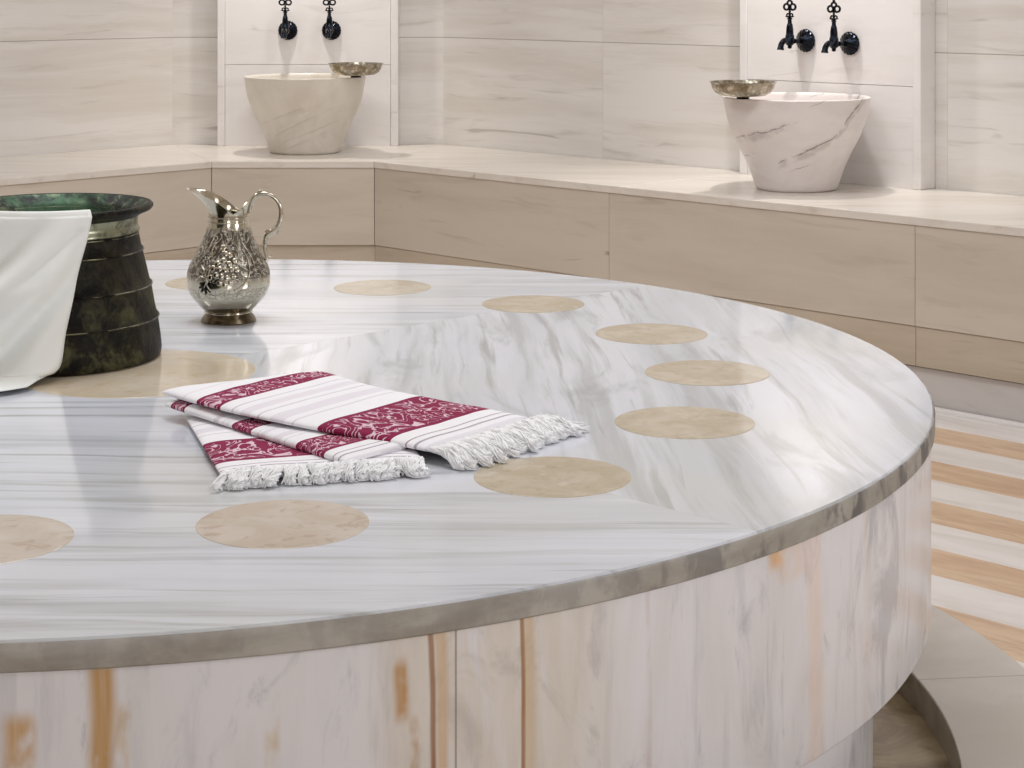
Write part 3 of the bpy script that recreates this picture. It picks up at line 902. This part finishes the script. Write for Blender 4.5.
# ------------------------------------------------------------------ white cloth over the pail
def cloth_mesh():
    bm = bmesh.new()
    uvl = bm.loops.layers.uv.new('UVMap')
    NU, NV = 64, 90
    RX = 97.6 * px + .0035
    zrim = hz(203.2) + .0022
    # each column hangs from an angle on the rim; a0 is the right-hand hem
    a_r, a_l = math.radians(-56), math.radians(-196)
    grid = []
    for i in range(NU + 1):
        s = i / NU
        a = a_r + (a_l - a_r) * s
        c, sn = math.cos(a), math.sin(a)
        # path in (outward distance rho, height z, sideways drift along -x)
        foot = .0035
        drop = hz(216)
        P = [(62 * px, hz(232), 0), (76 * px, hz(216), 0), (86 * px, hz(208) + .004, 0), (92.6 * px, zrim, 0), (96.5 * px, zrim + .0002, 0), (99.3 * px, hz(206.2), .000), (100.2 * px, hz(209.5), .001),
             (101.5 * px, hz(222), .006), (105 * px, hz(245), .016), (110 * px, hz(270), .027), (115.5 * px, hz(295), .039), (121 * px, hz(320), .050), (126.5 * px, hz(341), .058), (133 * px, .0125, .067), (146 * px, .0062, .082),
             (165 * px, foot, .104), (181 * px, foot - .001, .119), (194 * px, foot - .0015, .131)]
        Q = spline(P, 6)
        rowpts = []
        for jj in range(NV + 1):
            t = jj / NV * (len(Q) - 1)
            k = min(int(t), len(Q) - 2); f = t - k
            rho, z, drift = [Q[k][m] + (Q[k + 1][m] - Q[k][m]) * f for m in range(3)]
            h = max(0.0, min(1.0, (zrim - z) / zrim))            # 0 at the rim, 1 on the table
            outside = 1.0 if t > 6 * 5 else 0.0
            # broad diagonal folds that grow downwards
            ph = 2 * PI * (2.9 * s - 1.15 * h + .18)
            fold = (.5 + .5 * math.sin(ph)) * .034 + (.5 + .5 * math.sin(2.3 * ph + 1.3)) * .012
            edge = min(1.0, s / .10)
            amp = outside * min(1, h * 2.2) * (.25 + .75 * edge)
            if h > .93: amp *= max(.25, 1 - (h - .93) / .07 * .75)
            rho2 = rho + fold * amp
            crease = -.004 * math.exp(-((s - .12 - .55 * (h - .25)) / .018) ** 2) * outside * (1 if .1 < h < .8 else 0)
            rho2 += crease
            X = PX + rho2 * c - drift * (1.0 if outside else .0) * (1.0 - .5 * s)
            Y = PY + rho2 * sn
            zz = z
            if h > .95: zz += .004 * (.5 + .5 * math.sin(9 * s + 1)) * outside
            rowpts.append((Vector((X, Y, ZI + max(zz, .0022))), (s * .45, jj / NV * .4)))
        grid.append(rowpts)
    V = [[bm.verts.new(p) for p, _ in r] for r in grid]
    for i in range(NU):
        for jj in range(NV):
            f = bm.faces.new((V[i][jj], V[i + 1][jj], V[i + 1][jj + 1], V[i][jj + 1]))
            for lp_, (ii, kk) in zip(f.loops, ((i, jj), (i + 1, jj), (i + 1, jj + 1), (i, jj + 1))):
                lp_[uvl].uv = grid[ii][kk][1]
    return bm
cl = obj('linen_cloth', cloth_mesh(), MAT_LINEN, smooth=True)
sm = cl.modifiers.new('thickness', 'SOLIDIFY'); sm.thickness = .0012; sm.offset = 1
tag(cl, 'plain white linen cloth draped over the rim of the dark copper pail', 'cloth')

# ------------------------------------------------------------------ engraved silver jug
jp = 5.6 * S / 1908
JX, JY = (228.5 - 512) / 1908 * 5.6 * S, 5.6 * S
jug = tag(empty('silver_jug', (JX, JY, ZI)), 'engraved silver pitcher with a long pouring lip and curled handle', 'jug')
jz = lambda y: (321.5 - y) * jp
bm = bmesh.new()
add_lathe(bm, [(0, .002), (25 * jp, .001), (27.3 * jp, 0), (27.6 * jp, .0012), (26.6 * jp, jz(319)), (25.4 * jp, jz(316.5)), (23.8 * jp, jz(315)), (22.6 * jp, jz(312.5)), (0, jz(312.5))], 64)
obj('foot', bm, MAT_FOOT, jug, smooth=True, angle=.7)
bm = bmesh.new()
bp = [(22.5, 312.7), (24.6, 309.8), (28.5, 306), (33.5, 300.5), (37.4, 295), (40.4, 288), (41.4, 281), (41.0, 273), (39.0, 266), (36.0, 260), (32.2, 253), (28.2, 245), (25.0, 238), (22.4, 231), (20.6, 224), (19.8, 219), (19.6, 215)]
bps = spline(bp, 4)
nseg = 72
prof = [(r * jp, jz(y)) for r, y in bps]
rings = [[bm.verts.new((r * math.cos(2 * PI * k / nseg), r * math.sin(2 * PI * k / nseg), z)) for k in range(nseg)] for r, z in prof]
# neck opening up into a long lip (towards -x) and a small raised ear at the handle (+x)
zb = jz(215)
NL = 16
for i in range(1, NL + 1):
    f = i / NL
    rr = []
    for k in range(nseg):
        th = 2 * PI * k / nseg
        cx, sx_ = math.cos(th), math.sin(th)
        sp = max(0.0, (.35 - cx) / 1.35); ear = max(0.0, (cx - .35) / .65)
        htop = 2.5 + 23.5 * sp ** 1.15 + 16.5 * ear ** 2.0      # pixels of rise above y=215
        rad = 19.6 + f ** 1.7 * (1.4 + 21.0 * sp ** 3.0 + 5.0 * ear ** 4.0)
        side = 1.0 - .15 * f ** 1.4 * sp ** 1.6
        rr.append(bm.verts.new((rad * cx * jp, rad * sx_ * jp * side, zb + htop * f * jp)))
    rings.append(rr)
for i in range(NL, -1, -1):
    f = i / NL
    rr = []
    for k in range(nseg):
        th = 2 * PI * k / nseg
        cx, sx_ = math.cos(th), math.sin(th)
        sp = max(0.0, (.35 - cx) / 1.35); ear = max(0.0, (cx - .35) / .65)
        htop = 2.5 + 23.5 * sp ** 1.15 + 16.5 * ear ** 2.0
        rad = 18.9 + f ** 1.7 * (1.4 + 21.0 * sp ** 3.0 + 5.0 * ear ** 4.0)
        side = 1.0 - .15 * f ** 1.4 * sp ** 1.6
        rr.append(bm.verts.new((rad * cx * jp, rad * sx_ * jp * side, zb + htop * f * jp)))
    rings.append(rr)
for r, y in ((21.5, 231), (27, 245), (35, 260), (39, 275), (38.5, 288), (32, 300)):
    rings.append([bm.verts.new((r * jp * math.cos(2 * PI * k / nseg), r * jp * math.sin(2 * PI * k / nseg), jz(y))) for k in range(nseg)])
for a, b in zip(rings[:-1], rings[1:]):
    for k in range(nseg): bm.faces.new((a[k], a[(k + 1) % nseg], b[(k + 1) % nseg], b[k]))
bm.faces.new(rings[0]); bm.faces.new(rings[-1])
jb = obj('jug_body', bm, MAT_JUG, jug, smooth=True, angle=1.0)
# raised bands at the neck and foot
for r, y, w in ((20.3, 222.2, .9), (20.0, 217.5, .8), (23.2, 312.2, 1.0)):
    bm = bmesh.new()
    add_lathe(bm, [(r * jp + w * jp * math.cos(2 * PI * k / 8), jz(y) + w * jp * math.sin(2 * PI * k / 8)) for k in range(8)], 64, close=True)
    obj('beaded_band', bm, MAT_SILVER, jb, smooth=True)
def jr(z):
    zs = [p[1] for p in prof]; rs = [p[0] for p in prof]
    return interp(z, zs, rs)
def on_jug(dx, y):
    """point and outward normal on the front of the body, dx px right of the axis at height y"""
    z = jz(y); r = jr(z); r2 = jr(z + .002)
    th = -PI / 2 + math.asin(max(-.98, min(.98, dx * jp / r)))
    n = Vector((math.cos(th), math.sin(th), -(r2 - r) / .002)).normalized()
    return Vector((r * math.cos(th), r * math.sin(th), z)), n
def flat_bead(bm, dx, y, rx, ry, depth, rot=0.0):
    p, n = on_jug(dx, y)
    tx = Vector((0, 0, 1)).cross(n).normalized(); ty = n.cross(tx)
    if rot:
        tx, ty = tx * math.cos(rot) + ty * math.sin(rot), ty * math.cos(rot) - tx * math.sin(rot)
    Mx = Matrix((tx, ty, n)).transposed()
    add_ellipsoid(bm, p, rx * jp, ry * jp, depth * jp, Mx, 12, 8)
bm = bmesh.new()
for dx, y in ((0, 247), (4, 250.5), (8, 252), (-4, 259), (2, 256.5), (8, 259.5), (13, 257), (-8, 263.5), (-1.5, 264.5), (4.5, 265.5), (10.5, 265), (15.5, 265.5), (-5, 270), (1, 271.5), (6.5, 273), (12.5, 271.5), (-10.5, 272.5), (-1, 278), (5, 280), (10.5, 278), (1.5, 244.5)):
    flat_bead(bm, dx - 2, y, 2.9, 3.0, 1.0, .3)
obj('grape_relief', bm, MAT_SILVER, jb, smooth=True)
bm = bmesh.new()
for ang_, ln_ in ((-2.6, 7), (-2.1, 7.5), (-1.57, 8), (-1.0, 7.5), (-.5, 6.5), (-3.1, 5.5), (0.0, 5)):
    dx, y = -17 + math.cos(ang_) * ln_ * .6, 279 - math.sin(ang_) * ln_ * .65
    flat_bead(bm, dx, y, ln_ * .72, 1.7, .9, ang_)
obj('leaf_relief', bm, MAT_OX, jb, smooth=True).update_tag()
bm = bmesh.new()
def vine(pts, r):
    q = []
    for dx, y in spline(pts, 6):
        p, n = on_jug(dx, y); q.append(p + n * .0003)
    add_tube(bm, q, [r * jp * (.5 + .5 * math.sin(PI * (i + .5) / len(q))) for i in range(len(q))], 6)
vine([(-22, 262), (-18, 268), (-16, 277), (-19, 284)], 1.0)
vine([(-13, 262), (-14, 270), (-15, 280), (-11, 286)], 1.0)
vine([(-27, 276), (-22, 272), (-17, 276)], .9)
vine([(17, 247), (23, 258), (25, 270), (20, 280), (11, 285)], 1.0)
vine([(-8, 240), (-12, 248), (-10, 256)], .9)
vine([(4, 228), (6, 236), (0, 243)], .9)
vine([(-5, 226), (-10, 234), (-17, 248), (-27, 262)], .8)
vine([(12, 228), (16, 240), (26, 256), (31, 270)], .8)
vine([(22, 276), (25, 279), (24, 284), (14, 287)], .8)
obj('vine_relief', bm, MAT_SILVER, jb, smooth=True)
# handle
bm = bmesh.new()
hp = [(20.5, 214), (22.5, 205), (26, 198), (33.5, 194.6), (41, 196), (48, 201), (52, 209), (52, 219), (48.5, 228.5), (43.5, 233), (38.5, 236), (36.5, 243), (36.5, 251), (38.0, 258), (37.0, 263)]
hq = spline([(dx * jp, 0.0, jz(y)) for dx, y in hp], 6)
hr = [jp * interp(i / (len(hq) - 1), [0, .1, .3, .5, .62, .66, .75, .9, 1], [2.0, 2.4, 2.0, 2.5, 3.0, 3.2, 2.4, 1.8, 2.0]) for i in range(len(hq))]
add_tube(bm, hq, hr, 12)
hobj = obj('handle', bm, MAT_SILVER, jug, smooth=True)
for pts, r in ((((28, 197), (30.5, 193), (33, 190.8)), 1.9), (((36, 196), (34, 192.6), (32, 191)), 1.5), (((44, 232), (40.5, 231), (36.5, 232.8)), 1.5), (((47, 229), (49.5, 232), (50, 236)), 1.5),
               (((38, 257), (41.5, 258), (44.0, 256)), 1.3)):
    bm = bmesh.new()
    q = spline([(a * jp, 0, jz(b)) for a, b in pts], 4)
    add_tube(bm, q, [jp * r * (1 - .6 * i / (len(q) - 1)) for i in range(len(q))], 8)
    obj('leaf_scroll', bm, MAT_SILVER, hobj, smooth=True)

# ------------------------------------------------------------------ folded towel
towel = tag(empty('hand_towel', (-.42 * S, 4.12 * S, ZI)), 'folded white bath towel with crimson patterned bands and long white fringes', 'towel')
TW = Vector((-.42 * S, 4.12 * S, ZI))
def fold_layer(name, fl, bl, fr_, br, zc, thick, uf, ub, nu=90, nv=40, sag=None, bow=0.0):
    """flattened fold of cloth. fl, bl: left end front/back; fr_, br: fringe end; plan in survey units."""
    bm = bmesh.new()
    uvl = bm.loops.layers.uv.new('UVMap')
    fl, bl, fr_, br = [Vector(p) * S for p in (fl, bl, fr_, br)]
    def pt(u, v, top):
        f = fl.lerp(fr_, u); b = bl.lerp(br, u)
        p = f.lerp(b, v)
        d = (br - bl).lerp(fr_ - fl, 1 - v); nrm = Vector((d.y, -d.x)).normalized()
        p = p + nrm * bow * math.sin(PI * u) * S
        prof = (1 - abs(2 * v - 1) ** 7) ** .42
        pe = (1 - abs(2 * u - 1) ** 22) ** .45
        w = noise.noise(Vector((p.x * 9, p.y * 9, len(name)))) * .0022 + noise.noise(Vector((p.x * 26, p.y * 26, 3 + len(name)))) * .0008
        tz = zc(u, v) if callable(zc) else zc
        th = thick(u, v) if callable(thick) else thick
        z = tz - th / 2 + (1 if top else -1) * th / 2 * prof * pe
        if top: z += w * prof
        return Vector((p.x, p.y, ZI + max(z, .0006)))
    def uv(u, v):
        return (uf(u) * (1 - v) + ub(u) * v, v * .42)
    for top in (True, False):
        V = [[bm.verts.new(pt(i / nu, .5 - .5 * math.cos(PI * j / nv), top)) for j in range(nv + 1)] for i in range(nu + 1)]
        for i in range(nu):
            for j in range(nv):
                q = [(i, j), (i + 1, j), (i + 1, j + 1), (i, j + 1)]
                if not top: q = q[::-1]
                f = bm.faces.new([V[a][b] for a, b in q])
                for l, (a, b) in zip(f.loops, q):
                    l[uvl].uv = uv(a / nu, .5 - .5 * math.cos(PI * b / nv))
    bmesh.ops.remove_doubles(bm, verts=bm.verts[:], dist=.0001)
    o = obj(name, bm, MAT_TOWEL, towel, smooth=True)
    o.matrix_parent_inverse = Matrix.Translation(-TW)
    return o
# lowest fold, fringed towards the front
fold_layer('lower_fold', (-.735, 4.300), (-.30, 4.46), (-.572, 3.775), (-.175, 3.885), lambda u, v: .0105, .0095,
           lambda u: .255 + .545 * u, lambda u: .255 + .545 * u)
# middle fold, a narrow rolled strip
ms = lambda u: interp(u * .80, [0, .05, .11, .27, .36, .40, .53, .62, .80], [.05, .145, .232, .52, .695, .75, .695, .52, .35])
ms2 = lambda u: interp(u, [0, .04, .12, .34, .40, .46, .60, .76, .84, 1], [.10, .145, .232, .28, .52, .60, .36, .535, .655, .78])
fold_layer('middle_fold', (-.792, 4.345), (-.60, 4.56), (-.335, 3.850), (-.215, 3.985), lambda u, v: .0225 - .004 * u, .0115,
           ms2, ms2)
# upper fold, fringed at the far end
def zu(u, v):
    return interp(u, [0, .5, .8, 1], [.0350, .0325, .0270, .0185]) - .005 * v
fold_layer('upper_fold', (-.806, 4.375), (-.462, 4.640), (-.155, 3.945), (.062, 4.255), zu, lambda u, v: interp(u, [0, .25, .6, 1], [.0135, .0115, .0115, .0125]),
           lambda u: .80 * u, lambda u: .155 + .645 * u, bow=.062)

def fringe(a, b, za, zb_, out, L, n, seed):
    rnd = random.Random(seed)
    bm = bmesh.new()
    a = Vector(a) * S; b = Vector(b) * S; out = Vector(out).normalized()
    along = (b - a).normalized()
    for i in range(n):
        t = (i + .5) / n + rnd.uniform(-.3, .3) / n
        root = a.lerp(b, t)
        zr = za + (zb_ - za) * t
        ln = L * rnd.uniform(.80, 1.15)
        yaw = rnd.uniform(-.32, .32)
        d = Vector((out.x * math.cos(yaw) - out.y * math.sin(yaw), out.x * math.sin(yaw) + out.y * math.cos(yaw)))
        curl = rnd.uniform(-.35, .35)
        hump = rnd.uniform(.001, .006)
        core = []
        K = 9
        for k in range(K + 1):
            f = k / K
            p = root + d * (ln * f - .004) + along * (curl * ln * f * f)
            z = zr * max(0, 1 - f * 1.25) ** .9 + hump * math.sin(PI * min(1, f * 1.1)) + .0042
            core.append(Vector((p.x, p.y, ZI + max(z, .0042))))
        rad = [.0030 * (.75 + .45 * math.sin(PI * min(1, .15 + .8 * k / K))) for k in range(K + 1)]
        rad = [r * (1 + .18 * math.sin(k * 2.4 + i)) for k, r in enumerate(rad)]
        add_tube(bm, core, rad, 7)
        # loose strands that fluff out the tassel
        for s in range(16):
            ph = rnd.uniform(0, 2 * PI); tw = rnd.uniform(3, 7); rr = rnd.uniform(.0030, .0062)
            st = []
            for k in range(K + 1):
                f = k / K
                r = rr * (.5 + .7 * f)
                o1 = along * (math.cos(ph + tw * f) * r + rnd.uniform(-.0008, .0008))
                zz = core[k].z + math.sin(ph + tw * f) * r * .9 + rnd.uniform(-.0006, .0006)
                st.append((core[k].x + o1.x, core[k].y + o1.y, max(zz, ZI + .0008)))
            add_tube(bm, st, [.0009] * K + [.0004], 4)
    o = obj('fringe', bm, MAT_FRINGE, towel, smooth=True)
    o.matrix_parent_inverse = Matrix.Translation(-TW)
    return o
fringe((-.165, 3.945), (.060, 4.25), .010, .008, (.80, -.55), .115 * S, 38, 3)
fringe((-.574, 3.782), (-.180, 3.890), .007, .007, (.12, -1), .062 * S, 48, 5)

# ------------------------------------------------------------------ lights
def area(name, loc, size, power, color, target=None, size_y=None):
    l = bpy.data.lights.new(name, 'AREA')
    l.energy = power; l.color = color; l.shape = 'RECTANGLE' if size_y else 'DISK'; l.size = size
    if size_y: l.size_y = size_y
    o = bpy.data.objects.new(name, l)
    o.location = loc
    if target is not None:
        d = Vector(target) - Vector(loc)
        o.rotation_euler = d.to_track_quat('-Z', 'Y').to_euler()
    return link(o)
def point(name, loc, power, color, r=.02):
    l = bpy.data.lights.new(name, 'POINT')
    l.energy = power; l.color = color; l.shadow_soft_size = r
    o = bpy.data.objects.new(name, l); o.location = loc
    return link(o)
WARM = (1.0, .96, .91); NEUT = (.96, .97, 1.0); COOL = (.93, .96, 1.0)
area('ceiling_lamp', (TC.x, TC.y + .5, 2.95), 1.2, 28, (.92, .95, 1.0))
area('ceiling_lamp', (1.9, 1.7, 2.95), .9, 6, NEUT)
area('ceiling_lamp', (-2.2, 3.7, 2.95), .6, 15, NEUT)
area('ceiling_lamp', (.6, 4.7, 2.95), .6, 14, NEUT)
area('drum_fill', (.2, -.9, 1.5), .9, 11, (.96, .97, 1.0), (-.3, 1.5, .25))  # unseen fill added behind the camera to brighten the drum front
area('drum_fill', (2.5, .9, 1.5), .8, 21, (.93, .95, 1.0), (.4, 1.7, .22))  # added fill out of view, brightens the right side of the drum
LZ = 1.72
def downlight(loc, power):
    l = bpy.data.lights.new('basin_lamp', 'SPOT')
    l.energy = power; l.color = WARM; l.shadow_soft_size = .02; l.spot_size = math.radians(84); l.spot_blend = 1.0
    o = bpy.data.objects.new('basin_lamp', l); o.location = loc
    return link(o)
downlight((BA.x - .05, YB - .069 - .19, LZ), 30)
nb = Vector((-1, -1, 0)).normalized()
lb = RS + nb * (.069 + .19) + Vector((-.03, .03, 0))
downlight((lb.x, lb.y, LZ), 30)

w = bpy.data.worlds.new('World'); sc.world = w
w.use_nodes = True
w.node_tree.nodes['Background'].inputs[0].default_value = (0, 0, 0, 1)

# ------------------------------------------------------------------ camera
cam = bpy.data.cameras.new('Camera')
cam.sensor_width = 36.0
cam.lens = 1907.7 * 36.0 / 1024
cam.shift_y = -(384 + 19.8) / 1024
cam.clip_start = .02
co = bpy.data.objects.new('Camera', cam)
co.location = (0, 0, CZ); co.rotation_euler = (PI / 2, 0, 0)
link(co)
sc.camera = co
vs = sc.view_settings
vs.view_transform = 'Standard'; vs.look = 'None'; vs.exposure = 0.2; vs.gamma = 1.0
vs.use_curve_mapping = False
